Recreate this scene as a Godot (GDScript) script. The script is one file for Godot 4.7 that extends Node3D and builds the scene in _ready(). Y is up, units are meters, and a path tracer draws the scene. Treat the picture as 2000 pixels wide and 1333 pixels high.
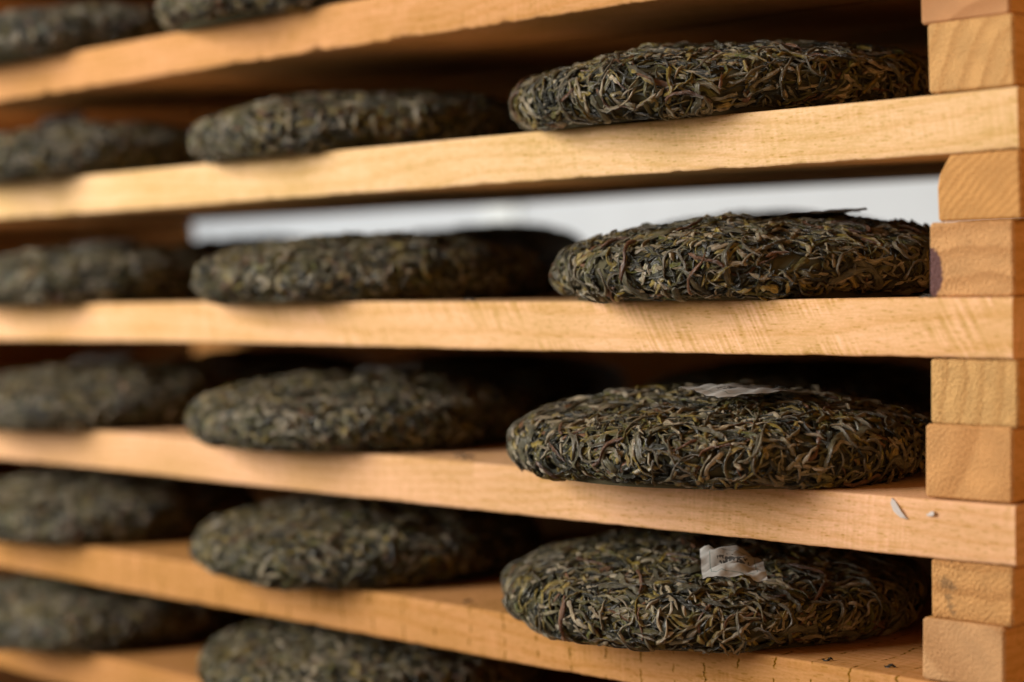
extends Node3D

# ---------------------------------------------------------------- the stack
# x runs along the shelves (0 = right end of the stack), y up (0 = underside of the third shelf), z towards the viewer (0 = front of the shelves).
const SLAT_H := 0.0233
const LONG := 1.138
# underside height of each tray's slats, tilt (degrees, back edge up)
const TRAY_Y := [0.2325, 0.1552, 0.0788, 0.0, -0.0784, -0.1503, -0.2177, -0.287]
const TRAY_TILT := [2.4, 2.4, 2.4, 0.0, 0.0, 0.0, 0.0, 0.0]

var rng := RandomNumberGenerator.new()
var fine := FastNoiseLite.new()
var wood_tex := []
var wood_bump := []
var wood_mats := {}
var leaf_mat: StandardMaterial3D
var core_mat: StandardMaterial3D
var used := {}


func _ready() -> void:
	rng.seed = 41
	fine.seed = 7
	fine.noise_type = FastNoiseLite.TYPE_SIMPLEX_SMOOTH
	fine.frequency = 1.0
	fine.fractal_type = FastNoiseLite.FRACTAL_NONE
	make_camera()
	make_light()
	make_materials()
	make_room()
	make_trays()
	make_cakes()
	make_crumbs()


# ---------------------------------------------------------------- camera and light
func make_camera() -> void:
	var cam := Camera3D.new()
	cam.name = "camera"
	var yaw := deg_to_rad(43.366)
	var pitch := deg_to_rad(1.782)
	var roll := deg_to_rad(-0.84)
	var fw := Vector3(-sin(yaw) * cos(pitch), -sin(pitch), -cos(yaw) * cos(pitch))
	var r := fw.cross(Vector3.UP).normalized()
	var u := r.cross(fw)
	var r2 := r * cos(roll) + u * sin(roll)
	var u2 := u * cos(roll) - r * sin(roll)
	cam.transform = Transform3D(Basis(r2, u2, -fw), Vector3(0.3176, 0.0303, 0.6111))
	var lens := CameraAttributesPhysical.new()
	lens.frustum_focal_length = 62.1
	lens.frustum_focus_distance = 0.742
	lens.frustum_near = 0.05
	lens.frustum_far = 40.0
	lens.exposure_aperture = 3.7
	cam.attributes = lens
	cam.fov = 2.0 * rad_to_deg(atan(666.5 / 3450.0))
	cam.near = 0.05
	cam.far = 40.0
	add_child(cam)
	cam.current = true


func make_light() -> void:
	var e := Environment.new()
	e.background_mode = Environment.BG_COLOR
	e.background_color = Color(0.024, 0.0235, 0.022).linear_to_srgb()
	e.tonemap_mode = Environment.TONE_MAPPER_LINEAR
	e.tonemap_exposure = 1.0
	e.sdfgi_enabled = true
	e.ssao_enabled = true
	e.ssil_enabled = true
	var we := WorldEnvironment.new()
	we.name = "world"
	we.environment = e
	add_child(we)
	# the window to the left of the viewer
	var a := AreaLight3D.new()
	a.name = "window_light"
	a.area_size = Vector2(1.4, 1.4)
	a.light_energy = 13.6
	a.light_color = Color(1.0, 0.97, 0.925)
	a.shadow_enabled = true
	a.position = Vector3(-1.90, 0.86, 1.92)
	add_child(a)
	a.look_at(Vector3(-0.45, -0.02, 0.0), Vector3.UP)
	# the window that lights the wall behind the stack
	var b := AreaLight3D.new()
	b.name = "rear_window_light"
	b.area_size = Vector2(1.2, 1.2)
	b.light_energy = 1.7
	b.light_color = Color(0.93, 0.97, 1.0)
	b.shadow_enabled = true
	b.position = Vector3(-2.9, 1.25, -0.45)
	add_child(b)
	b.look_at(Vector3(-1.2, 0.1, -1.7), Vector3.UP)


# ---------------------------------------------------------------- naming
func numbered(called: String) -> String:
	var n: int = used.get(called, 0)
	used[called] = n + 1
	return called if n == 0 else "%s_%03d" % [called, n]


func thing(called: String, label: String, category: String, group := "") -> Node3D:
	var o := Node3D.new()
	o.name = numbered(called)
	tag(o, label, category, group)
	add_child(o)
	return o


func tag(o: Node, label: String, category: String, group := "") -> void:
	o.set_meta("label", label)
	o.set_meta("category", category)
	if group:
		o.set_meta("group", group)


func part(called: String, mesh: Mesh, mat: Material, parent: Node, at := Transform3D()) -> MeshInstance3D:
	var o := MeshInstance3D.new()
	o.name = called
	o.mesh = mesh
	if mat:
		o.material_override = mat
	o.transform = at
	parent.add_child(o, true)
	return o


# ---------------------------------------------------------------- textures and materials
func to_srgb8(v: float) -> int:
	var s := 12.92 * v if v < 0.0031308 else 1.055 * pow(v, 1.0 / 2.4) - 0.055
	return clampi(int(s * 255.0 + 0.5), 0, 255)


# Long grain: w x h pixels of half a millimetre. Growth rings cut along the trunk, fibres, pores, saw marks.
func long_grain(sd: int, ring: float, saw_tilt: float, saw: float, cracks := false, w := 2048, h := 256) -> void:
	var table := PackedByteArray()
	table.resize(1024)
	for i in 1024:
		table[i] = to_srgb8(i / 1023.0)
	var col := PackedByteArray()
	col.resize(w * h * 3)
	var bump := PackedByteArray()
	bump.resize(w * h)
	var o := sd * 37.7
	var wander := PackedFloat32Array()
	for py in h:
		var y := py * 0.5
		for px in w:
			var x := px * 0.5
			if px % 8 == 0:
				wander.resize(2)
				wander[0] = fine.get_noise_2d(x * 0.0032 + o, y * 0.012 + o) * 9.0 + fine.get_noise_2d(x * 0.014 + o, y * 0.05) * 1.6
				wander[1] = fine.get_noise_2d(x * 0.012 + o * 3.0, y * 0.03 + o)
			var v := (y + wander[0]) / ring + 40.0
			var t := v - floorf(v)
			var late := smoothstep(0.45, 0.9, t) * (1.0 - smoothstep(0.93, 1.0, t))
			var f1 := fine.get_noise_2d(x * 0.09 + o, y * 2.1)
			var f2 := fine.get_noise_2d(x * 0.5 - o, y * 4.4)
			var s := x + y * saw_tilt
			var sm := fine.get_noise_2d(s * 0.42 + o, y * 0.03) + 0.25 * fine.get_noise_2d(s * 1.1 - o, y * 0.08)
			sm *= smoothstep(-0.35, 0.45, fine.get_noise_2d(x * 0.018 - o, y * 0.05 + o))
			var pore := smoothstep(0.62, 0.78, fine.get_noise_2d(x * 0.16 + 90.0, y * 1.7 + o))
			var crack := 0.0
			if cracks:
				var cell := floorf((x + 2.2 * wander[1]) / 21.0)
				var cx := (cell + 0.5 + 0.42 * sin(cell * 12.9 + 1.0)) * 21.0
				var dx := absf(x + 2.2 * wander[1] - cx + 0.5 * fine.get_noise_2d(y * 0.5, cell * 9.0))
				crack = 0.75 * (1.0 - smoothstep(0.18, 0.55, dx)) * smoothstep(-0.15, 0.25, fine.get_noise_2d(y * 0.14, cell * 5.0))
			var k := 1.0 + 0.10 * f1 + 0.07 * f2 + saw * 0.085 * sm + 0.09 * wander[1] - 0.085 * late - 0.26 * pore - crack
			var i := py * w + px
			col[i * 3] = table[clampi(int(0.64 * k * 1023.0), 0, 1023)]
			col[i * 3 + 1] = table[clampi(int((0.375 * k - 0.012 * late) * 1023.0), 0, 1023)]
			col[i * 3 + 2] = table[clampi(int((0.158 * k * k - 0.008 * late) * 1023.0), 0, 1023)]
			bump[i] = clampi(int(128.0 + 26.0 * f1 + 24.0 * f2 + saw * 36.0 * sm - 50.0 * pore + 12.0 * late - 110.0 * crack), 0, 255)
	wood_tex.append(ImageTexture.create_from_image(Image.create_from_data(w, h, false, Image.FORMAT_RGB8, col)))
	wood_bump.append(ImageTexture.create_from_image(Image.create_from_data(w, h, false, Image.FORMAT_L8, bump)))


# End grain: a square of 48 mm. Rings round a pith at (cx, cy) mm; fuzz is how torn the sawn fibres are.
func end_grain(sd: int, cx: float, cy: float, ring: float, fuzz: float, tone: Color, extra := "") -> StandardMaterial3D:
	var n := 256
	var im := Image.create(n, n, false, Image.FORMAT_RGB8)
	var bm := Image.create(n, n, false, Image.FORMAT_L8)
	var o := sd * 13.3
	for py in n:
		for px in n:
			var x := px * 48.0 / n
			var y := 48.0 - py * 48.0 / n
			var d := Vector2(x - cx, y - cy)
			var v := (d.length() + 1.1 * fine.get_noise_2d(x * 0.05 + o, y * 0.05) + 0.35 * fine.get_noise_2d(x * 0.3, y * 0.3 + o)) / ring
			var t := v - floorf(v)
			var late := smoothstep(0.35, 0.85, t) * (1.0 - smoothstep(0.9, 1.0, t))
			var g := fine.get_noise_2d(x * 2.3 + o, y * 2.3)
			var tear := fine.get_noise_2d(x * 1.5 - o + y * 0.5, y * 0.6 + o)
			var big := fine.get_noise_2d(x * 0.07 + o, y * 0.07 - o)
			var k := 1.0 + 0.15 * g + (0.12 + fuzz) * (0.16 * tear * (0.5 + late)) + 0.12 * big - 0.15 * late * (1.0 + big)
			var c := Color(tone.r * k, tone.g * (k - 0.05 * late), tone.b * (k - 0.10 * late))
			if extra == "purple":
				var e := Vector2((x - 0.0) / 6.2, (y - 9.5) / 10.5).length() + 0.08 * fine.get_noise_2d(x * 0.4, y * 0.4)
				c = c.lerp(Color(0.135, 0.07, 0.068) * (1.0 + 0.15 * g), 1.0 - smoothstep(0.86, 1.0, e))
			elif extra == "spots":
				for q in [Vector3(8.0, 24.5, 1.6), Vector3(6.0, 14.5, 2.6), Vector3(9.3, 13.0, 1.8), Vector3(7.4, 9.0, 1.5), Vector3(8.6, 5.6, 1.7), Vector3(9.6, 3.0, 1.2)]:
					var e: float = Vector2(x - q.x, y - q.y).length() / q.z + 0.7 * fine.get_noise_2d(x * 0.9, y * 0.9 + o)
					c = c.lerp(Color(0.15, 0.10, 0.055), 0.62 * (1.0 - smoothstep(0.55, 1.15, e)))
			elif extra == "seam":
				var e := absf(x - 24.0 + 0.25 * fine.get_noise_2d(7.0, y * 0.2))
				c = c.lerp(Color(tone.r * 1.12, tone.g * 1.12, tone.b * 1.15), 0.75 * (1.0 - smoothstep(0.15, 0.5, e)))
			im.set_pixel(px, py, c.linear_to_srgb())
			var b := 0.5 + 0.14 * g + fuzz * 0.34 * tear + 0.05 * late
			bm.set_pixel(px, py, Color(b, b, b))
	var m := StandardMaterial3D.new()
	m.albedo_texture = ImageTexture.create_from_image(im)
	m.heightmap_enabled = true
	m.heightmap_texture = ImageTexture.create_from_image(bm)
	m.heightmap_scale = 0.05 + 0.07 * fuzz
	m.roughness = 0.8
	m.metallic_specular = 0.3
	return m


func wood(kind: int, tint: Color) -> StandardMaterial3D:
	var key := "%d %s" % [kind, tint.to_html()]
	if not wood_mats.has(key):
		var m := StandardMaterial3D.new()
		m.albedo_texture = wood_tex[kind]
		m.albedo_color = tint.linear_to_srgb()
		m.heightmap_enabled = true
		m.heightmap_texture = wood_bump[kind]
		m.heightmap_scale = 0.03
		m.roughness = 0.9
		m.specular_mode = BaseMaterial3D.SPECULAR_DISABLED   # dry sawn wood
		wood_mats[key] = m
	return wood_mats[key]


func make_materials() -> void:
	long_grain(1, 7.5, 0.12, 0.7)
	long_grain(2, 11.0, 0.55, 2.3)
	long_grain(3, 5.2, -0.06, 0.85)
	long_grain(4, 6.0, 0.03, 1.1, true)
	leaf_mat = StandardMaterial3D.new()
	leaf_mat.vertex_color_use_as_albedo = true
	leaf_mat.albedo_color = Color.WHITE
	leaf_mat.roughness = 0.29
	leaf_mat.metallic_specular = 0.6
	# grooves along each leaf
	var n := FastNoiseLite.new()
	n.seed = 5
	n.frequency = 0.045
	n.fractal_octaves = 3
	var t := NoiseTexture2D.new()
	t.width = 256
	t.height = 256
	t.seamless = true
	t.noise = n
	leaf_mat.heightmap_enabled = true
	leaf_mat.heightmap_texture = t
	leaf_mat.heightmap_scale = 0.05
	var streak := Gradient.new()
	streak.set_color(0, Color(0.34, 0.33, 0.31).linear_to_srgb())
	streak.set_color(1, Color(1.0, 1.0, 1.0))
	streak.set_offset(0, 0.28)
	streak.set_offset(1, 0.72)
	var t2 := NoiseTexture2D.new()
	t2.width = 256
	t2.height = 256
	t2.seamless = true
	t2.noise = n
	t2.color_ramp = streak
	leaf_mat.albedo_texture = t2
	core_mat = StandardMaterial3D.new()
	core_mat.albedo_color = Color(0.085, 0.076, 0.044).linear_to_srgb()
	core_mat.roughness = 0.9
	core_mat.metallic_specular = 0.2


# ---------------------------------------------------------------- the room behind
func box_mesh(a: Vector3, b: Vector3, bevel := 0.0) -> ArrayMesh:
	var poly := PackedVector2Array()
	for p in [[a.x, a.y, 1, 1], [b.x, a.y, -1, 1], [b.x, b.y, -1, -1], [a.x, b.y, 1, -1]]:
		if bevel > 0.0:
			var v := [Vector2(p[0] + p[2] * bevel, p[1]), Vector2(p[0], p[1] + p[3] * bevel)]
			if p[2] * p[3] > 0:
				v.reverse()
			poly.append_array(PackedVector2Array(v))
		else:
			poly.append(Vector2(p[0], p[1]))
	return prism(poly, a.z, b.z, 0.0)


# A polygon (counter-clockwise seen from +z) run from z0 (back) to z1 (front), its front edge rounded by r. Surface 0: sides and back; surface 1: front face.
func prism(poly: PackedVector2Array, z0: float, z1: float, r: float) -> ArrayMesh:
	var mid := Vector2.ZERO
	for p in poly:
		mid += p / poly.size()
	var side := SurfaceTool.new()
	side.begin(Mesh.PRIMITIVE_TRIANGLES)
	var face := SurfaceTool.new()
	face.begin(Mesh.PRIMITIVE_TRIANGLES)
	var n := poly.size()
	var lo := poly[0]
	for p in poly:
		lo = lo.min(p)
	var inner := PackedVector2Array()
	for i in n:
		var e0 := (poly[i] - poly[(i + n - 1) % n]).normalized()
		var e1 := (poly[(i + 1) % n] - poly[i]).normalized()
		var k0 := Vector2(-e0.y, e0.x)
		var k1 := Vector2(-e1.y, e1.x)
		var nn := (k0 + k1).normalized()
		inner.append(poly[i] + nn * r / maxf(0.4, nn.dot(k0)))
	var run := 0.0
	for i in n:
		var p := poly[i]
		var q := poly[(i + 1) % n]
		var l := p.distance_to(q)
		var zf := z1 - r
		quad(side, Vector3(p.x, p.y, zf), Vector3(q.x, q.y, zf), Vector3(q.x, q.y, z0), Vector3(p.x, p.y, z0), Vector2(0, run / 0.128), Vector2(0, (run + l) / 0.128), Vector2((zf - z0) / 1.024, (run + l) / 0.128), Vector2((zf - z0) / 1.024, run / 0.128))
		run += l
		if r > 0.0:
			var a := inner[i]
			var b := inner[(i + 1) % n]
			quad(face, Vector3(a.x, a.y, z1), Vector3(b.x, b.y, z1), Vector3(q.x, q.y, zf), Vector3(p.x, p.y, zf), fuv(a, lo), fuv(b, lo), fuv(q, lo), fuv(p, lo))
		var f := inner if r > 0.0 else poly
		tri(face, Vector3(mid.x, mid.y, z1), Vector3(f[(i + 1) % n].x, f[(i + 1) % n].y, z1), Vector3(f[i].x, f[i].y, z1), fuv(mid, lo), fuv(f[(i + 1) % n], lo), fuv(f[i], lo))
		tri(side, Vector3(mid.x, mid.y, z0), Vector3(p.x, p.y, z0), Vector3(q.x, q.y, z0), fuv(mid, lo), fuv(p, lo), fuv(q, lo))
	side.generate_normals()
	face.generate_normals()
	var m := side.commit()
	return face.commit(m)


func fuv(p: Vector2, lo: Vector2) -> Vector2:
	return Vector2((p.x - lo.x) / 0.048, 1.0 - (p.y - lo.y) / 0.048)


func quad(st: SurfaceTool, a: Vector3, b: Vector3, c: Vector3, d: Vector3, ua: Vector2, ub: Vector2, uc: Vector2, ud: Vector2) -> void:
	tri(st, a, b, c, ua, ub, uc)
	tri(st, a, c, d, ua, uc, ud)


func tri(st: SurfaceTool, a: Vector3, b: Vector3, c: Vector3, ua: Vector2, ub: Vector2, uc: Vector2) -> void:
	st.set_smooth_group(-1)
	st.set_uv(ua)
	st.add_vertex(a)
	st.set_uv(ub)
	st.add_vertex(b)
	st.set_uv(uc)
	st.add_vertex(c)


func make_room() -> void:
	var n := FastNoiseLite.new()
	n.seed = 3
	n.frequency = 0.012
	n.fractal_octaves = 4
	var ramp := Gradient.new()
	ramp.set_color(0, Color(0.71, 0.74, 0.77).linear_to_srgb())
	ramp.set_color(1, Color(0.77, 0.80, 0.83).linear_to_srgb())
	var t := NoiseTexture2D.new()
	t.width = 512
	t.height = 512
	t.seamless = true
	t.noise = n
	t.color_ramp = ramp
	var white := StandardMaterial3D.new()
	white.albedo_texture = t
	white.uv1_triplanar = true
	white.uv1_scale = Vector3(1.2, 1.2, 1.2)
	white.roughness = 0.9
	white.metallic_specular = 0.2
	var wall := part(numbered("wall"), box_mesh(Vector3(-6.0, -0.34, -1.9), Vector3(1.5, 2.2, -1.78)), white, self)
	tag(wall, "plain white wall behind the stack, seen blurred through the gap above the third shelf", "wall")
	var paint := StandardMaterial3D.new()
	paint.albedo_color = Color(0.88, 0.91, 0.90).linear_to_srgb()
	paint.roughness = 0.6
	var po := part(numbered("wall_batten"), box_mesh(Vector3(-1.998, -0.34, -1.78), Vector3(-1.918, 2.2, -1.768), 0.002), paint, self)
	tag(po, "upright white batten on the wall, a paler blurred band in the gap", "batten")
	var bench := part(numbered("low_partition"), box_mesh(Vector3(-4.0, -0.3425, -0.53), Vector3(1.2, 0.012, -0.50), 0.003), wood(0, Color(0.5, 0.42, 0.36)), self)
	tag(bench, "low wooden partition close behind the stack, unlit in the gaps of the lower trays", "partition")
	# the plank that stands to the right of the stack, out of the picture: its sunny face warms the right end of the trays
	var plank := part(numbered("wooden_plank"), box_mesh(Vector3(0.20, -0.3425, -0.34), Vector3(0.225, 0.5, 0.34), 0.002), wood(0, Color(0.9, 0.84, 0.78)), self)
	tag(plank, "upright wooden plank standing to the right of the stack, just outside the picture", "plank")
	var concrete := StandardMaterial3D.new()
	concrete.albedo_color = Color(0.16, 0.15, 0.14).linear_to_srgb()
	concrete.roughness = 0.9
	var floor_o := part("floor", box_mesh(Vector3(-6.0, -0.46, -1.9), Vector3(3.0, -0.3425, 3.0)), concrete, self)
	floor_o.set_meta("kind", "structure")


# ---------------------------------------------------------------- trays
# A sawn slat along x, its right end at x = 0, its front at z = 0, its underside at y = 0. Edges are worn and a little wavy; ragged tears the lower front edge.
func slat_mesh(long: float, h: float, deep: float, sd: float, ragged: float, v0: float) -> ArrayMesh:
	var ring := PackedVector2Array()   # (z, y), from the lower back edge along the underside to the front and up and back
	var r := 0.0013
	var push := []                     # how far each point may be torn
	ring.append(Vector2(-deep, 0.0)); push.append(0.0)
	for k in 5:
		ring.append(Vector2(lerpf(-deep + 0.01, -0.006, k / 4.0), 0.0)); push.append(0.0)
	for k in 3:
		var a := PI / 4.0 * k
		ring.append(Vector2(-r + r * sin(a), r - r * cos(a))); push.append(1.0)
	for k in 4:
		ring.append(Vector2(0.0, lerpf(r + 0.0025, h - r - 0.003, k / 3.0))); push.append(0.25 if k == 0 else 0.0)
	for k in 3:
		var a := PI / 4.0 * k
		ring.append(Vector2(-r + r * cos(a), h - r + r * sin(a))); push.append(0.12)
	for k in 4:
		ring.append(Vector2(lerpf(-0.006, -deep, k / 3.0), h)); push.append(0.0)
	var n := ring.size()
	var runs := PackedFloat32Array([0.0])
	for k in range(1, n):
		runs.append(runs[k - 1] + ring[k].distance_to(ring[k - 1]))
	var cuts := 420
	var vs := PackedVector3Array()
	var uv := PackedVector2Array()
	var idx := PackedInt32Array()
	for i in cuts + 1:
		var x := -long * i / cuts
		var warp := 0.0006 * fine.get_noise_2d(x * 3.0, sd)
		var warp_z := 0.0010 * fine.get_noise_2d(x * 2.2, sd + 50.0)
		var edge := 0.00016 * fine.get_noise_2d(x * 30.0, sd + 9.0) + 0.00012 * fine.get_noise_2d(x * 160.0, sd + 19.0)
		var tear := maxf(0.0, fine.get_noise_2d(x * 45.0, sd + 70.0) + 0.5 * fine.get_noise_2d(x * 190.0, sd + 71.0) - 0.1) * ragged
		for k in n:
			var p := ring[k]
			var e: float = push[k]
			vs.append(Vector3(x, p.y + warp + e * (edge + tear * 0.0022), p.x + warp_z - e * (absf(edge) + tear * 0.0013)))
			uv.append(Vector2(-x / 1.024 + sd * 0.17, v0 + (runs[n - 1] - runs[k]) / 0.128))
	for i in cuts:
		for k in n - 1:
			var a := i * n + k
			idx.append_array(PackedInt32Array([a, a + n, a + 1, a + 1, a + n, a + n + 1]))
		var b0 := i * n
		idx.append_array(PackedInt32Array([b0 + n - 1, b0 + 2 * n - 1, b0, b0, b0 + 2 * n - 1, b0 + n]))
	var nor := smooth_normals(vs, idx)
	# the two sawn ends
	for s in 2:
		var first := vs.size()
		var base := 0 if s == 0 else cuts * n
		for k in n:
			var p := vs[base + k]
			vs.append(p)
			nor.append(Vector3(1 if s == 0 else -1, 0, 0))
			uv.append(Vector2(p.z / 0.4, p.y / 0.128))
		for k in range(1, n - 1):
			idx.append_array(PackedInt32Array([first, first + k, first + k + 1] if s == 0 else [first, first + k + 1, first + k]))
	return raw_mesh(vs, nor, uv, PackedColorArray(), idx)


func smooth_normals(vs: PackedVector3Array, idx: PackedInt32Array) -> PackedVector3Array:
	var nor := PackedVector3Array()
	nor.resize(vs.size())
	for i in range(0, idx.size(), 3):
		var a := vs[idx[i]]
		var c := (vs[idx[i + 2]] - a).cross(vs[idx[i + 1]] - a)
		for k in 3:
			nor[idx[i + k]] += c
	for i in nor.size():
		nor[i] = nor[i].normalized()
	return nor


func raw_mesh(vs: PackedVector3Array, nor: PackedVector3Array, uv: PackedVector2Array, col: PackedColorArray, idx: PackedInt32Array) -> ArrayMesh:
	var a := []
	a.resize(Mesh.ARRAY_MAX)
	a[Mesh.ARRAY_VERTEX] = vs
	a[Mesh.ARRAY_NORMAL] = nor
	a[Mesh.ARRAY_TEX_UV] = uv
	if col.size():
		a[Mesh.ARRAY_COLOR] = col
	a[Mesh.ARRAY_INDEX] = idx
	var m := ArrayMesh.new()
	m.add_surface_from_arrays(Mesh.PRIMITIVE_TRIANGLES, a)
	return m


# A runner or rail along z: from x0 to x1, y0 to y1, its end grain to the front at z1; slightly out of square.
func rail_poly(x0: float, x1: float, y0: float, y1: float, cut := 0.0) -> PackedVector2Array:
	var c := 0.0011
	var p := PackedVector2Array()
	var j := func() -> float: return rng.randf_range(-0.0004, 0.0004)
	p.append(Vector2(x0 + c, y0)); p.append(Vector2(x1 - c, y0)); p.append(Vector2(x1, y0 + c))
	p.append(Vector2(x1 + j.call(), y1 - c)); p.append(Vector2(x1 - c, y1 + j.call() * 0.3))
	if cut > 0.0:
		p.append(Vector2(x0 + cut * 0.75, y1)); p.append(Vector2(x0 + cut * 0.45, y1 - cut * 0.42)); p.append(Vector2(x0 + cut * 0.12, y1 - cut * 0.95)); p.append(Vector2(x0, y1 - cut * 1.5))
	else:
		p.append(Vector2(x0 + c, y1)); p.append(Vector2(x0, y1 - c))
	p.append(Vector2(x0 + j.call(), y0 + c))
	return p


func make_trays() -> void:
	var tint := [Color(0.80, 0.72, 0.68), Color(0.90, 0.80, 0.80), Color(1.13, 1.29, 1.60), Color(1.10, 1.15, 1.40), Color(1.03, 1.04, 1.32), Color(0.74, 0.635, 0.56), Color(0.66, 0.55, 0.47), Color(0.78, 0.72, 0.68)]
	var grain := [0, 2, 0, 1, 2, 3, 0, 1]
	# right-hand end (in metres from x = 0): slat, rail inner and outer, runner inner and outer
	var ends := [[0.0, -0.036, -0.001, -0.040, -0.001], [0.0, -0.036, -0.001, -0.0387, -0.0012], [0.0017, -0.0355, 0.0008, -0.0335, 0.0018], [-0.0006, -0.0370, -0.0012, -0.0365, 0.0006], [-0.0004, -0.0388, -0.0018, -0.0370, -0.0022], [-0.0015, -0.0404, -0.0054, -0.037, -0.004], [-0.003, -0.037, -0.002, -0.037, -0.002], [-0.003, -0.037, -0.002, -0.037, -0.002]]
	var rail_h := [0.027, 0.0262, 0.0268, 0.0290, 0.0288, 0.0245, 0.0225, 0.024]
	var ends_mat := {}
	ends_mat["1 runner"] = end_grain(11, 60.0, -90.0, 13.0, 0.15, Color(0.46, 0.24, 0.11))
	ends_mat["2 rail"] = end_grain(12, 62.0, -8.0, 8.5, 0.7, Color(0.60, 0.35, 0.14))
	ends_mat["2 runner"] = end_grain(13, 70.0, -40.0, 3.0, 0.5, Color(0.56, 0.30, 0.105))
	ends_mat["3 rail"] = end_grain(14, 22.0, -60.0, 10.0, 0.9, Color(0.60, 0.335, 0.145), "purple")
	ends_mat["3 runner"] = end_grain(15, -120.0, 24.0, 8.0, 1.0, Color(0.62, 0.375, 0.15))
	ends_mat["4 rail"] = end_grain(16, -90.0, 60.0, 24.0, 0.75, Color(0.57, 0.305, 0.12), "seam")
	ends_mat["4 runner"] = end_grain(17, 20.0, 130.0, 11.0, 1.1, Color(0.60, 0.325, 0.125), "spots")
	ends_mat["5 rail"] = end_grain(18, 90.0, 90.0, 30.0, 0.7, Color(0.51, 0.295, 0.14))
	var labels := [
		"wooden tray at the very top, only its dark underside showing",
		"top tray whose reddish front slat slants out of the photo's upper edge",
		"pale yellow tray above the bright gap, its lower end block cut at one corner",
		"middle tray with a purple stain on the end block over its slat",
		"tray with two white scraps stuck to its front slat near the end blocks",
		"reddish tray with upright cracks in its front slat, below the one with white scraps",
		"tray at the lower left corner, its slat mostly hidden by two tea cakes",
		"wooden tray at the bottom of the stack, under all the others"]
	for k in TRAY_Y.size():
		var t := thing("drying_tray", labels[k], "tray", "wooden trays in the stack")
		t.transform = tray_frame(k)
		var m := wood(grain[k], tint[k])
		var e: Array = ends[k]
		# slats: the front one and those behind it
		var z := 0.0
		for s in 4:
			var deep: float = [0.102, 0.098, 0.104, 0.100][s]
			var mesh := slat_mesh(LONG + e[0], SLAT_H - (0.0 if s == 0 else 0.0006 * s), deep, k * 4.0 + s, [0.1, 0.7, 0.3, 0.1, 0.1, 0.15, 0.1, 0.1][k] if s == 0 else 0.1, 0.13 * k + 0.21 * s)
			var sl := part("slat", mesh, m, t, Transform3D(Basis(), Vector3(e[0], 0, z)))
			if s == 0 and k == 4:
				chip(sl, Vector3(-0.0500, 0.0168, 0.0005), [Vector2(-2.3, 2.6), Vector2(-1.9, 4.2), Vector2(-0.9, 3.4), Vector2(1.4, 0.6), Vector2(2.6, -1.0), Vector2(3.4, -1.7), Vector2(1.2, -1.3), Vector2(-1.4, 0.3)])
				chip(sl, Vector3(-0.0350, 0.0172, 0.0005), [Vector2(-1.8, -0.3), Vector2(-0.4, 0.4), Vector2(0.2, 1.0), Vector2(1.1, 0.9), Vector2(1.0, -0.2), Vector2(-0.6, -0.6)])
			z -= deep + [0.004, 0.006, 0.022, 0.0][s]
		var back := z
		# rails above the slats and runners below them, at the right and the left end
		for side in 2:
			var dx := 0.0 if side == 0 else -LONG + 0.038
			var top: float = rail_h[k]
			var low: float = (TRAY_Y[k] - TRAY_Y[k + 1] - SLAT_H - rail_h[k + 1] - 0.0004) if k < 7 else 0.031
			var cut := 0.0082 if k == 2 and side == 0 else 0.0
			var ra := part("rail", prism(rail_poly(e[1] + dx, e[2] + dx, SLAT_H + 0.0003, SLAT_H + 0.0003 + top), back, [0, -0.0005, -0.001, -0.0022, -0.0012, -0.0005, 0, 0][k], 0.0009), null, t)
			var ru := part("runner", prism(rail_poly(e[3] + dx, e[4] + dx, -low, -0.0003, cut), back, [0, 0.001, -0.0015, -0.0014, -0.0016, 0, 0, 0][k], 0.0009), null, t)
			if k == 2:
				part("shim", box_mesh(Vector3(minf(e[3], e[4]) + dx + 0.002, -low - 0.024, back + 0.003), Vector3(maxf(e[3], e[4]) + dx - 0.003, -low - 0.0002, -0.012)), wood(1, Color(0.6, 0.5, 0.42)), t)
			if k == 3 and side == 0:
				part("rear_bar", box_mesh(Vector3(-1.09, SLAT_H - 0.0025, -0.384), Vector3(e[1] - 0.001, SLAT_H + 0.0216, -0.364), 0.0008), wood(2, Color(0.7, 0.6, 0.52)), t)
			if k == 1 and side == 0:
				part("cross_bar", box_mesh(Vector3(-0.86, -low + 0.001, -0.425), Vector3(e[3] - 0.001, -0.0004, -0.40), 0.0008), wood(2, Color(0.7, 0.6, 0.52)), t)
			for o in [[ra, "rail"], [ru, "runner"]]:
				var em: Material = ends_mat.get("%d %s" % [k, o[1]], ends_mat["4 rail"])
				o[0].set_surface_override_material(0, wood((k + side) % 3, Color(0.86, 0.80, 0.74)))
				o[0].set_surface_override_material(1, em)


func tray_frame(k: int) -> Transform3D:
	return Transform3D(Basis(Vector3.RIGHT, deg_to_rad(TRAY_TILT[k])), Vector3(0, TRAY_Y[k], 0))


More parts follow.
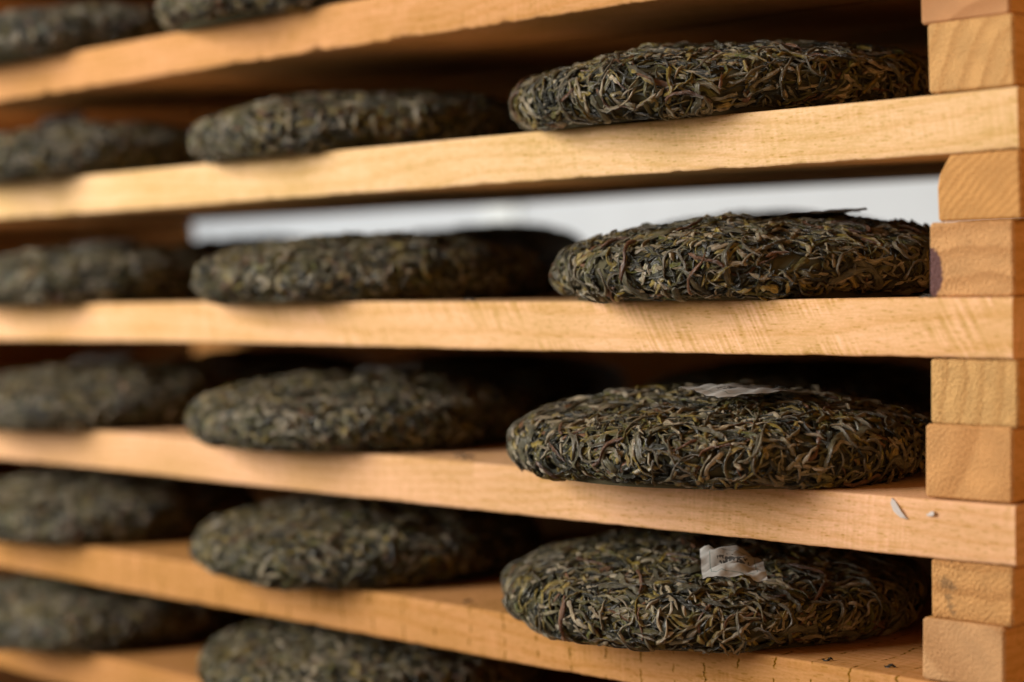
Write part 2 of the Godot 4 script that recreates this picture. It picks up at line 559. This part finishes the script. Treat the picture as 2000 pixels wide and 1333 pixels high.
func chip(slat: Node3D, at: Vector3, shape: Array) -> void:
	var poly := PackedVector2Array()
	for p in shape:
		poly.append(p * 0.00135)
	var st := SurfaceTool.new()
	st.begin(Mesh.PRIMITIVE_TRIANGLES)
	var tris := Geometry2D.triangulate_polygon(poly)
	for i in tris.size():
		var p := poly[tris[i]]
		st.set_smooth_group(-1)
		st.add_vertex(Vector3(p.x, p.y, 0.0004 + 0.0004 * sin(p.x * 900.0)))
	for i in poly.size():
		var p := poly[i]
		var q := poly[(i + 1) % poly.size()]
		var a := Vector3(p.x, p.y, 0.0004 + 0.0004 * sin(p.x * 900.0))
		var b := Vector3(q.x, q.y, 0.0004 + 0.0004 * sin(q.x * 900.0))
		for v in [a, b, Vector3(q.x, q.y, -0.002), a, Vector3(q.x, q.y, -0.002), Vector3(p.x, p.y, -0.002)]:
			st.add_vertex(v)
	st.generate_normals()
	var m := StandardMaterial3D.new()
	m.albedo_color = Color(0.50, 0.46, 0.44).linear_to_srgb()
	m.roughness = 0.7
	part("paper_scrap", st.commit(), m, slat, Transform3D(Basis(), at))


# ---------------------------------------------------------------- tea cakes
var prof_r := PackedFloat32Array()
var prof_y := PackedFloat32Array()
var prof_nr := PackedFloat32Array()
var prof_ny := PackedFloat32Array()
const STEP := 0.0005
var prof_len := 0.0


func make_profile() -> void:
	var pts := PackedVector2Array()
	for i in 30:
		var r := 0.084 * i / 29.0
		pts.append(Vector2(r, 0.0360 - 0.0098 * pow(r / 0.084, 2.6)))
	for p in [Vector2(0.0898, 0.0242), Vector2(0.0948, 0.0217), Vector2(0.0978, 0.0177), Vector2(0.0990, 0.0128), Vector2(0.0984, 0.0084), Vector2(0.0955, 0.0045), Vector2(0.0915, 0.0018), Vector2(0.0860, 0.0006)]:
		pts.append(p)
	var c := Curve2D.new()
	for i in pts.size():
		var t := (pts[mini(i + 1, pts.size() - 1)] - pts[maxi(i - 1, 0)]) / 6.0
		c.add_point(pts[i], -t, t)
	c.bake_interval = 0.0002
	prof_len = c.get_baked_length()
	var n := int(prof_len / STEP) + 1
	for i in n:
		var p := c.sample_baked(i * STEP, true)
		var q := c.sample_baked(minf(i * STEP + 0.0004, prof_len), true)
		var d := (q - p).normalized()
		if d == Vector2.ZERO:
			d = Vector2(-1, 0)
		prof_r.append(p.x)
		prof_y.append(p.y)
		prof_nr.append(-d.y)
		prof_ny.append(d.x)


var out_v := PackedVector3Array()
var out_u := PackedVector2Array()
var out_c := PackedColorArray()
var out_i := PackedInt32Array()
var lump := 0.0


func on_cake(s: float, phi: float, h: float) -> Array:
	var i := clampi(int(s / STEP), 0, prof_r.size() - 1)
	var nr := prof_nr[i]
	var ny := prof_ny[i]
	var dent := 0.0011 * sin(3.0 * phi + lump) + 0.0008 * sin(7.0 * phi + lump * 2.0 + s * 40.0) + 0.0006 * sin(13.0 * phi - s * 110.0 + lump)
	var k := (h + dent)
	var r := prof_r[i] + nr * k
	return [Vector3(r * cos(phi), prof_y[i] + ny * k, r * sin(phi)), Vector3(nr * cos(phi), ny, nr * sin(phi))]


# One rolled leaf lying on the cake: it starts at (s, phi), runs at angle a in the surface, bends, and is w wide and w * flat thick.
func leaf(s: float, phi: float, a: float, long: float, bend: float, wave: float, w: float, flat: float, lift: float, col: Color, rise: float, sides: int, pitch: float) -> void:
	var rings := clampi(int(long / pitch) + 2, 4, 26)
	var ds := long / (rings - 1)
	var rad := PackedFloat32Array()
	for k in sides:
		rad.append(rng.randf_range(0.55, 1.2))
	var twist := rng.randf_range(-180.0, 180.0)
	var ph := rng.randf() * TAU
	var spin := rng.randf() * TAU
	var first := out_v.size()
	var path := PackedVector3Array()
	var nors := PackedVector3Array()
	var aa := a
	for i in rings:
		var t := float(i) / (rings - 1)
		var h := lift + rise * sin(PI * t) + 0.0004 * sin(t * 7.0 + ph) + rng.randf_range(-0.00018, 0.00018)
		h = minf(h, 0.0004 + (prof_len - s) * 0.12)
		if s < 0.001:
			s = 0.001
			aa += 1.5
		if s > prof_len - 0.0012:
			s = prof_len - 0.0012
			aa = PI - aa
		var p := on_cake(s, phi, h)
		path.append(p[0])
		nors.append(p[1])
		aa += (bend + wave * sin(t * 9.0 + ph)) * ds + rng.randf_range(-0.3, 0.3)
		s += cos(aa) * ds
		var ii := clampi(int(s / STEP), 0, prof_r.size() - 1)
		phi += sin(aa) * ds / maxf(0.004, prof_r[ii])
	for i in rings:
		var t := float(i) / (rings - 1)
		var dir := (path[mini(i + 1, rings - 1)] - path[maxi(i - 1, 0)]).normalized()
		var up := nors[i]
		var across := dir.cross(up).normalized()
		up = across.cross(dir)
		# roll about the axis
		var ra := spin + twist * t * long
		var ax := across
		if flat < 0.45:
			ra = 0.5 * sin(spin + t * 3.0)
		var x2 := across * cos(ra) + up * sin(ra)
		var y2 := up * cos(ra) - across * sin(ra)
		var taper := minf(1.0, 0.25 + 3.2 * sqrt(t * (1.0 - t))) * (0.9 + 0.2 * sin(t * 11.0 + ph))
		if i == 0 or i == rings - 1:
			taper = 0.12
		var hw := 0.5 * w * taper
		var shade := 0.88 + 0.24 * sin(t * 5.0 + ph * 1.7) * 0.5
		for k in sides:
			var th := TAU * k / sides
			var c := cos(th)
			var sn := sin(th)
			var rr := rad[k] * rng.randf_range(0.84, 1.16)
			out_v.append(path[i] + (x2 * c + y2 * sn * flat) * hw * rr)
			out_u.append(Vector2(float(k) / sides * 3.0, t * long * 18.0 + ph))
			var m := shade
			out_c.append(Color(col.r * m, col.g * m, col.b * m))
	for i in rings - 1:
		for k in sides:
			var p0 := first + i * sides + k
			var p1 := first + i * sides + (k + 1) % sides
			out_i.append(p0); out_i.append(p1); out_i.append(p0 + sides)
			out_i.append(p1); out_i.append(p1 + sides); out_i.append(p0 + sides)


func baked() -> ArrayMesh:
	return raw_mesh(out_v, smooth_normals(out_v, out_i), out_u, out_c, out_i)


func clear_out() -> void:
	out_v = PackedVector3Array()
	out_u = PackedVector2Array()
	out_c = PackedColorArray()
	out_i = PackedInt32Array()


func leaf_color() -> Color:
	var t := rng.randf()
	var k := rng.randf_range(0.72, 1.35)
	var c: Color
	if t < 0.36:
		c = Color(0.032, 0.034, 0.020)
	elif t < 0.57:
		c = Color(0.160, 0.145, 0.052)
	elif t < 0.68:
		c = Color(0.34, 0.258, 0.062)
	elif t < 0.73:
		c = Color(0.165, 0.168, 0.040)
	elif t < 0.88:
		c = Color(0.370, 0.330, 0.215)
	elif t < 0.92:
		c = Color(0.250, 0.122, 0.062)
	else:
		c = Color(0.70, 0.585, 0.39)
	k *= 1.45
	return Color(minf(c.r * k, 0.85), minf(c.g * k, 0.74), minf(c.b * k, 0.55))


# The coat of pressed leaves round one cake.
func coat(sd: int) -> ArrayMesh:
	rng.seed = sd
	lump = sd * 1.7
	clear_out()
	var s_rim := 0.087   # where the top turns into the rim
	for i in 4700:
		var r := sqrt(rng.randf()) * 0.9
		var s := s_rim * minf(1.0, r / 0.9) - 0.003
		var long := rng.randf_range(0.004, 0.011) if rng.randf() < 0.62 else rng.randf_range(0.010, 0.020)
		leaf(maxf(0.003, s), rng.randf() * TAU, rng.randf() * TAU, long, rng.randf_range(-45, 45), rng.randf_range(-70, 70), rng.randf_range(0.0009, 0.0023), rng.randf_range(0.35, 0.65), rng.randf_range(-0.0009, -0.0001), leaf_color(), rng.randf_range(-0.0002, 0.0003), 6, 0.0022)
	for i in 3000:
		var s := rng.randf_range(s_rim - 0.012, prof_len - 0.002)
		var long := rng.randf_range(0.006, 0.014) if rng.randf() < 0.55 else rng.randf_range(0.012, 0.025)
		var a := rng.randf() * TAU
		if rng.randf() < 0.45:
			a = (PI / 2 if rng.randf() < 0.5 else -PI / 2) + rng.randfn(0.0, 0.5)
		var flat := rng.randf_range(0.35, 0.8)
		leaf(s, rng.randf() * TAU, a, long, rng.randf_range(-85, 85), rng.randf_range(-190, 190), rng.randf_range(0.0010, 0.0021) + maxf(0.0, 0.6 - flat) * 0.0055, flat, rng.randf_range(-0.0011, 0.0001), leaf_color(), rng.randf_range(-0.0003, 0.0006), 6, 0.0019)
	for i in 430:
		# buds and broken pale leaf on the surface
		var c := Color(0.78, 0.66, 0.46) if rng.randf() < 0.6 else Color(0.62, 0.47, 0.16)
		leaf(rng.randf_range(0.008, 0.086) if i < 230 else rng.randf_range(0.08, prof_len - 0.006), rng.randf() * TAU, rng.randf() * TAU, rng.randf_range(0.005, 0.012), rng.randf_range(-40, 40), rng.randf_range(-60, 60), rng.randf_range(0.0018, 0.0034), rng.randf_range(0.35, 0.6), rng.randf_range(-0.0002, 0.0004), c, 0.0002, 6, 0.0018)
	for i in 170:
		leaf(rng.randf_range(0.01, prof_len - 0.005), rng.randf() * TAU, rng.randf() * TAU, rng.randf_range(0.006, 0.014), rng.randf_range(-30, 30), rng.randf_range(-60, 60), rng.randf_range(0.0025, 0.0045), rng.randf_range(0.18, 0.32), rng.randf_range(-0.0006, 0.0), leaf_color(), 0.0002, 8, 0.0016)
	return baked()


func core_mesh(sd: int) -> ArrayMesh:
	lump = sd * 1.7
	var st := SurfaceTool.new()
	st.begin(Mesh.PRIMITIVE_TRIANGLES)
	var turns := 96
	var rows := [0.001]
	var s := 0.01
	while s < prof_len - 0.001:
		rows.append(s)
		s += 0.006
	rows.append(prof_len - 0.0006)
	for i in rows.size() - 1:
		for j in turns:
			var p := []
			for q in [[i, j], [i, j + 1], [i + 1, j + 1], [i + 1, j]]:
				p.append(on_cake(rows[q[0]], TAU * q[1] / turns, -0.0019)[0])
			for v in [p[0], p[1], p[2], p[0], p[2], p[3]]:
				st.add_vertex(v)
	for j in turns:
		var a: Vector3 = on_cake(rows[-1], TAU * j / turns, -0.0016)[0]
		var b: Vector3 = on_cake(rows[-1], TAU * (j + 1) / turns, -0.0016)[0]
		var a0 := Vector3(a.x, -0.0004, a.z)
		var b0 := Vector3(b.x, -0.0004, b.z)
		for v in [a, b, b0, a, b0, a0, a0, b0, Vector3(0, 0.006, 0)]:
			st.add_vertex(v)
	st.index()
	st.generate_normals()
	return st.commit()


# A single leaf as a mesh of its own.
func own_leaf(parent: Node, kind: int, s: float, phi: float) -> void:
	clear_out()
	var k := rng.randf_range(0.85, 1.2)
	var a := rng.randf() * TAU
	var rim := s > 0.084
	var b := 1.0 if rim else 0.35
	match kind:
		0:  # long twisted strand, grey green
			leaf(s, phi, a, rng.randf_range(0.014, 0.028), rng.randf_range(-110, 110) * b, rng.randf_range(-160, 160) * b, rng.randf_range(0.0013, 0.0021), 0.75, 0.0006, Color(0.28, 0.245, 0.165) * k, 0.0012 * b, 8, 0.0014)
		1:  # curled loop
			leaf(s, phi, a, rng.randf_range(0.016, 0.026), rng.randf_range(90, 230) * (1.0 if rng.randf() < 0.5 else -1.0) * b, rng.randf_range(-60, 60), rng.randf_range(0.0011, 0.0018), 0.8, 0.0008, Color(0.33, 0.285, 0.19) * k, 0.0012 * b, 8, 0.0012)
		2:  # golden leaf
			leaf(s, phi, a, rng.randf_range(0.010, 0.020), rng.randf_range(-150, 150) * b, rng.randf_range(-100, 100) * b, rng.randf_range(0.0013, 0.0026), 0.6, 0.0006, Color(0.46, 0.34, 0.06) * k, 0.0008 * b, 8, 0.0013)
		3:  # pale bud
			leaf(s, phi, a, rng.randf_range(0.008, 0.016), rng.randf_range(-60, 60) * b, 0.0, rng.randf_range(0.0013, 0.0024), 0.7, 0.0005, Color(0.74, 0.61, 0.41) * k, 0.0003, 8, 0.0014)
		4:  # broad folded leaf, dark
			leaf(s, phi, a, rng.randf_range(0.014, 0.024), rng.randf_range(-50, 50) * b, rng.randf_range(-50, 50), rng.randf_range(0.0025, 0.0045), 0.28, 0.0005, Color(0.20, 0.19, 0.12) * k, 0.0006, 9, 0.0014)
		5:  # red brown stem
			leaf(s, phi, a, rng.randf_range(0.012, 0.024), rng.randf_range(-60, 60) * b, rng.randf_range(-80, 80) * b, rng.randf_range(0.0014, 0.0022), 0.85, 0.0011, Color(0.32, 0.16, 0.09) * k, 0.0008 * b, 7, 0.0015)
	part("tea_leaf", baked(), leaf_mat, parent)


var ticket_mats := []
var ticket_shape: ArrayMesh


func make_ticket_material() -> void:
	var im := Image.create(256, 208, false, Image.FORMAT_RGB8)
	for y in 208:
		for x in 256:
			var k := 1.0 + 0.06 * fine.get_noise_2d(x * 0.05, y * 0.05) + 0.03 * fine.get_noise_2d(x * 0.5, y * 0.5)
			im.set_pixel(x, y, Color(0.32 * k, 0.317 * k, 0.307 * k).linear_to_srgb())
	var line := Color(0.16, 0.19, 0.18).linear_to_srgb()
	im.fill_rect(Rect2i(34, 30, 188, 4), line)
	im.fill_rect(Rect2i(34, 174, 188, 4), line)
	im.fill_rect(Rect2i(34, 30, 4, 148), line)
	im.fill_rect(Rect2i(218, 30, 4, 148), line)
	# the dark brush mark in the middle of the ticket, too blurred in the photograph to read
	for y in 208:
		for x in 256:
			var e := Vector2((x - 132) / 62.0, (y - 76) / 17.0).length() + 0.75 * fine.get_noise_2d(x * 0.07, y * 0.07)
			if e < 0.8:
				im.set_pixel(x, y, Color(0.05, 0.05, 0.05).linear_to_srgb())
	var m := StandardMaterial3D.new()
	m.albedo_texture = ImageTexture.create_from_image(im)
	m.roughness = 0.75
	ticket_mats.append(m)


# A creased paper ticket, thin but with two faces and an edge; bow lifts its middle and curl its far corner.
func ticket_mesh(w: float, d: float, bow: float, curl: float, sd: float, crumple: float) -> ArrayMesh:
	var vs := PackedVector3Array()
	var uv := PackedVector2Array()
	var idx := PackedInt32Array()
	var n := 14
	for side in 2:
		for j in n + 1:
			for i in n + 1:
				var u := float(i) / n
				var v := float(j) / n
				var y := bow * (1.0 - pow(2.0 * u - 1.0, 2.0)) + curl * pow(u * (1.0 - v * 0.4), 3.0) + crumple * 0.0011 * fine.get_noise_2d(u * 2.0 + sd, v * 2.0) + crumple * 0.00045 * fine.get_noise_2d(u * 7.0 + sd, v * 6.0) + crumple * 0.0016 * absf(fine.get_noise_2d(u * 2.0 + v * 2.4 + sd, 4.0))
				vs.append(Vector3((u - 0.5) * w, y - 0.00022 * side, (v - 0.5) * d))
				uv.append(Vector2(u, v))
	var m := (n + 1) * (n + 1)
	for j in n:
		for i in n:
			var a := j * (n + 1) + i
			idx.append_array(PackedInt32Array([a, a + 1, a + n + 1, a + 1, a + n + 2, a + n + 1]))
			idx.append_array(PackedInt32Array([m + a, m + a + n + 1, m + a + 1, m + a + 1, m + a + n + 1, m + a + n + 2]))
	for i in n:
		for e in [[i, i + 1], [n * (n + 1) + i + 1, n * (n + 1) + i], [(i + 1) * (n + 1), i * (n + 1)], [i * (n + 1) + n, (i + 1) * (n + 1) + n]]:
			idx.append_array(PackedInt32Array([e[0], m + e[0], e[1], e[1], m + e[0], m + e[1]]))
	return raw_mesh(vs, smooth_normals(vs, idx), uv, PackedColorArray(), idx)


func ticket(cake: Node3D, at: Vector3, turn: float, tip: Vector3, bow: float, curl: float, sd: float, w := 0.036, d := 0.029, crumple := 1.0) -> void:
	var b := Basis(Vector3.UP, turn) * Basis.from_euler(tip)
	part("paper_ticket", ticket_mesh(w, d, bow, curl, sd, crumple), ticket_mats[0], cake, Transform3D(b, at))


func make_cakes() -> void:
	make_profile()
	make_ticket_material()
	var coats := [coat(101), coat(202), coat(303)]
	var cores := [core_mesh(101), core_mesh(202), core_mesh(303)]
	# tray, place along x, place along z, coat, turn; the label says where it lies
	var rows := [
		[2, -0.1850, -0.070, 0, 0.4, "tea cake at the right end of the pale yellow tray, against the end block", 130],
		[3, -0.1660, -0.072, 1, 1.9, "tea cake beside the purple stained end block, under the bright gap", 150],
		[4, -0.1700, -0.050, 2, 0.2, "tea cake above the white scraps, a flat crumpled paper ticket on its top", 170],
		[5, -0.1892, -0.060, 0, 2.6, "tea cake with a printed white ticket standing up in its middle", 170],
		[1, -0.4610, -0.066, 1, 0.3, "tea cake cut off by the upper edge, on the slanting top slat"],
		[2, -0.4440, -0.075, 2, 1.1, "middle one of the three tea cakes on the pale yellow tray"],
		[3, -0.4337, -0.070, 0, 4.1, "middle tea cake under the bright gap, an olive leaf hanging over the slat"],
		[4, -0.4327, -0.062, 1, 5.2, "blurred tea cake left of the one with the flat crumpled ticket"],
		[5, -0.4364, -0.064, 2, 3.7, "blurred tea cake left of the one with the standing printed ticket"],
		[6, -0.4268, -0.060, 0, 5.5, "tea cake cut off by the lower edge, mostly below the picture"],
		[1, -0.7000, -0.060, 2, 2.2, "tea cake in the upper left corner on the top slat"],
		[2, -0.6900, -0.060, 0, 3.1, "leftmost tea cake of the pale yellow tray, with a pale scrap sticking up"],
		[3, -0.6900, -0.062, 1, 2.7, "leftmost tea cake under the bright gap, grey ticket on its top"],
		[4, -0.6850, -0.058, 2, 4.8, "leftmost tea cake one tray below the bright gap, pale ticket at its back"],
		[5, -0.6950, -0.062, 1, 0.9, "dim leftmost tea cake on the tray with a cracked front slat"],
		[6, -0.6950, -0.060, 2, 1.6, "dim tea cake in the lower left corner"],
	]
	# second row, further back
	var back := [
		[3, -0.345, -0.300, 1, 1.0, "dark tea cake in the back row behind the right one under the bright gap"],
		[3, -0.600, -0.300, 2, 2.0, "dark tea cake in the back row, a hump between left and middle cakes"],
		[2, -0.660, -0.290, 0, 4.0, "dark tea cake in the back row of the pale yellow tray, behind the leftmost"],
		[2, -0.160, -0.300, 1, 4.4, "dark tea cake in the back row of the pale yellow tray, near the end block"],
		[2, -0.410, -0.295, 2, 1.4, "dark tea cake in the back row of the pale yellow tray, behind the middle one"],
		[4, -0.300, -0.300, 2, 3.3, "dark tea cake deep in the tray below the bright gap, behind the right one"],
		[4, -0.570, -0.300, 0, 0.8, "dark tea cake deep in the tray below the bright gap, behind the blurred middle one"],
		[4, -0.830, -0.300, 1, 0.1, "dark tea cake deep in the tray below the bright gap, behind the leftmost"],
		[3, -0.875, -0.300, 0, 0.5, "dark tea cake in the back row, behind the leftmost under the bright gap"],
	]
	rows.append_array(back)
	for q in rows:
		var c := thing("tea_cake", q[5], "tea cake", "tea cakes drying on the trays")
		c.transform = tray_frame(q[0]) * Transform3D(Basis(Vector3.UP, q[4]).scaled(Vector3(1.0, 0.97 if q[0] == 2 else 1.0, 1.0)), Vector3(q[1], SLAT_H + 0.0002, q[2]))
		if q[0] == 3 and q[2] < -0.2:
			# propped up on the bar at the rear of the tray
			var up := Transform3D(Basis(Vector3.RIGHT, deg_to_rad(7.6)), Vector3.ZERO)
			c.transform = tray_frame(3) * Transform3D(Basis(), Vector3(q[1], SLAT_H + 0.0005, q[2] + 0.086)) * up * Transform3D(Basis(Vector3.UP, q[4]), Vector3(0, 0.0002, -0.086))
		part("pressed_body", cores[q[3]], core_mat, c)
		part("leaf_coat", coats[q[3]], leaf_mat, c).set_meta("kind", "stuff")
		if q.size() > 6:
			rng.seed = 900 + q[0] * 7
			lump = [101, 202, 303][q[3]] * 1.7
			for i in int(q[6]):
				# on the side that faces the viewer
				var face: float = 0.95 + rng.randf_range(-1.9, 1.6) + q[4]
				var s := rng.randf_range(0.083, prof_len - 0.006) if rng.randf() < 0.62 else sqrt(rng.randf_range(0.04, 1.0)) * 0.085
				var t := rng.randf()
				var kind := 0 if t < 0.22 else 1 if t < 0.36 else 2 if t < 0.54 else 3 if t < 0.74 else 4 if t < 0.93 else 5
				own_leaf(c, kind, s, face)
		var inv := Basis(Vector3.UP, -q[4])
		match [q[0], q[1]]:
			[4, -0.17]:
				ticket(c, inv * Vector3(0.036, 0.0372, 0.036), -q[4] + 1.30, Vector3(0.06, 0, -0.05), 0.0016, 0.0015, 3.0, 0.050, 0.030, 1.0)
			[5, -0.1892]:
				ticket(c, inv * Vector3(0.060, 0.0362, 0.063), -q[4] + 0.70, Vector3(0.36, 0, -0.04), 0.0022, -0.003, 8.0, 0.027, 0.025, 1.9)
			[3, -0.166]:
				ticket(c, inv * Vector3(0.022, 0.0366, -0.002), -q[4] + 0.75, Vector3(-0.02, 0, 0.05), 0.0006, 0.0015, 5.0, 0.054, 0.03)
			[3, -0.69]:
				ticket(c, inv * Vector3(0.0, 0.0387, 0.0), -q[4] + 0.6, Vector3(0.1, 0, 0), 0.001, 0.001, 6.0)
			[4, -0.685]:
				ticket(c, inv * Vector3(-0.02, 0.0397, -0.01), -q[4] + 0.6, Vector3(0.15, 0, 0), 0.001, 0.002, 7.0)
			[4, -0.4327]:
				ticket(c, inv * Vector3(0.01, 0.0387, -0.01), -q[4] + 0.7, Vector3(0.05, 0, 0), 0.001, 0.001, 9.0)
			[2, -0.69]:
				ticket(c, inv * Vector3(-0.045, 0.040, 0.0), -q[4] + 0.7, Vector3(0.6, 0, 0), 0.001, 0.004, 2.0, 0.03, 0.028)
			[3, -0.4337]:
				clear_out()
				lump = 101 * 1.7
				leaf(0.094, 1.25 + q[4], 0.25, 0.024, 20.0, 40.0, 0.0036, 0.6, 0.0022, Color(0.30, 0.27, 0.07), 0.004, 8, 0.0013)
				part("tea_leaf", baked(), leaf_mat, c)


# ---------------------------------------------------------------- small litter
func make_crumbs() -> void:
	rng.seed = 77
	var spots := [
		[3, -0.292, -0.004, "dark leaf crumb on the slat edge left of the right cake under the bright gap"],
		[3, -0.0387, -0.003, "dark leaf crumb lying against the purple stained end block"],
		[4, -0.302, -0.012, "thin dark leaf shred left of the cake with the flat crumpled ticket"],
		[4, -0.312, -0.016, "second thin leaf shred, furthest left beside the flat ticket cake"],
		[5, -0.062, -0.012, "dark leaf crumb on the bare slat just left of the lowest end block"],
		[5, -0.088, -0.006, "dark leaf crumb on the cracked slat, right of the cake with the printed ticket"],
		[5, -0.302, -0.010, "dark leaf crumb on the cracked slat, left of the cake with the printed ticket"],
		[2, -0.318, -0.004, "dark leaf crumb on the edge of the pale yellow slat between two cakes"],
	]
	for q in spots:
		clear_out()
		lump = 0.0
		# a crumb is a short twist of leaf, built as a little tube of its own
		var path := []
		for i in 7:
			path.append(Vector3((i - 3) * (0.0008 if q[0] == 5 else 0.0011), 0.0006 + 0.0005 * sin(i * 1.3 + q[1] * 50.0), 0.0006 * sin(i * 0.9)))
		tube(path, 0.00055, Color(0.06, 0.045, 0.022))
		var o := part(numbered("leaf_crumb"), baked(), leaf_mat, self)
		o.transform = tray_frame(q[0]) * Transform3D(Basis(Vector3.UP, rng.randf() * 1.2), Vector3(q[1], SLAT_H, q[2]))
		tag(o, q[3], "crumb", "leaf crumbs on the slats")


func tube(path: Array, r: float, col: Color) -> void:
	var sides := 6
	for i in path.size():
		var dir: Vector3 = (path[mini(i + 1, path.size() - 1)] - path[maxi(i - 1, 0)]).normalized()
		var x := dir.cross(Vector3.UP).normalized()
		var y := x.cross(dir)
		var k := 0.3 if i == 0 or i == path.size() - 1 else rng.randf_range(0.7, 1.2)
		for j in sides:
			var n := x * cos(TAU * j / sides) + y * sin(TAU * j / sides)
			out_v.append(path[i] + n * r * k)
			out_u.append(Vector2(j * 0.3, i * 0.1))
			out_c.append(col * rng.randf_range(0.7, 1.3))
	for i in path.size() - 1:
		for j in sides:
			var a := i * sides + j
			var b := i * sides + (j + 1) % sides
			out_i.append_array(PackedInt32Array([a, b, a + sides, b, b + sides, a + sides]))
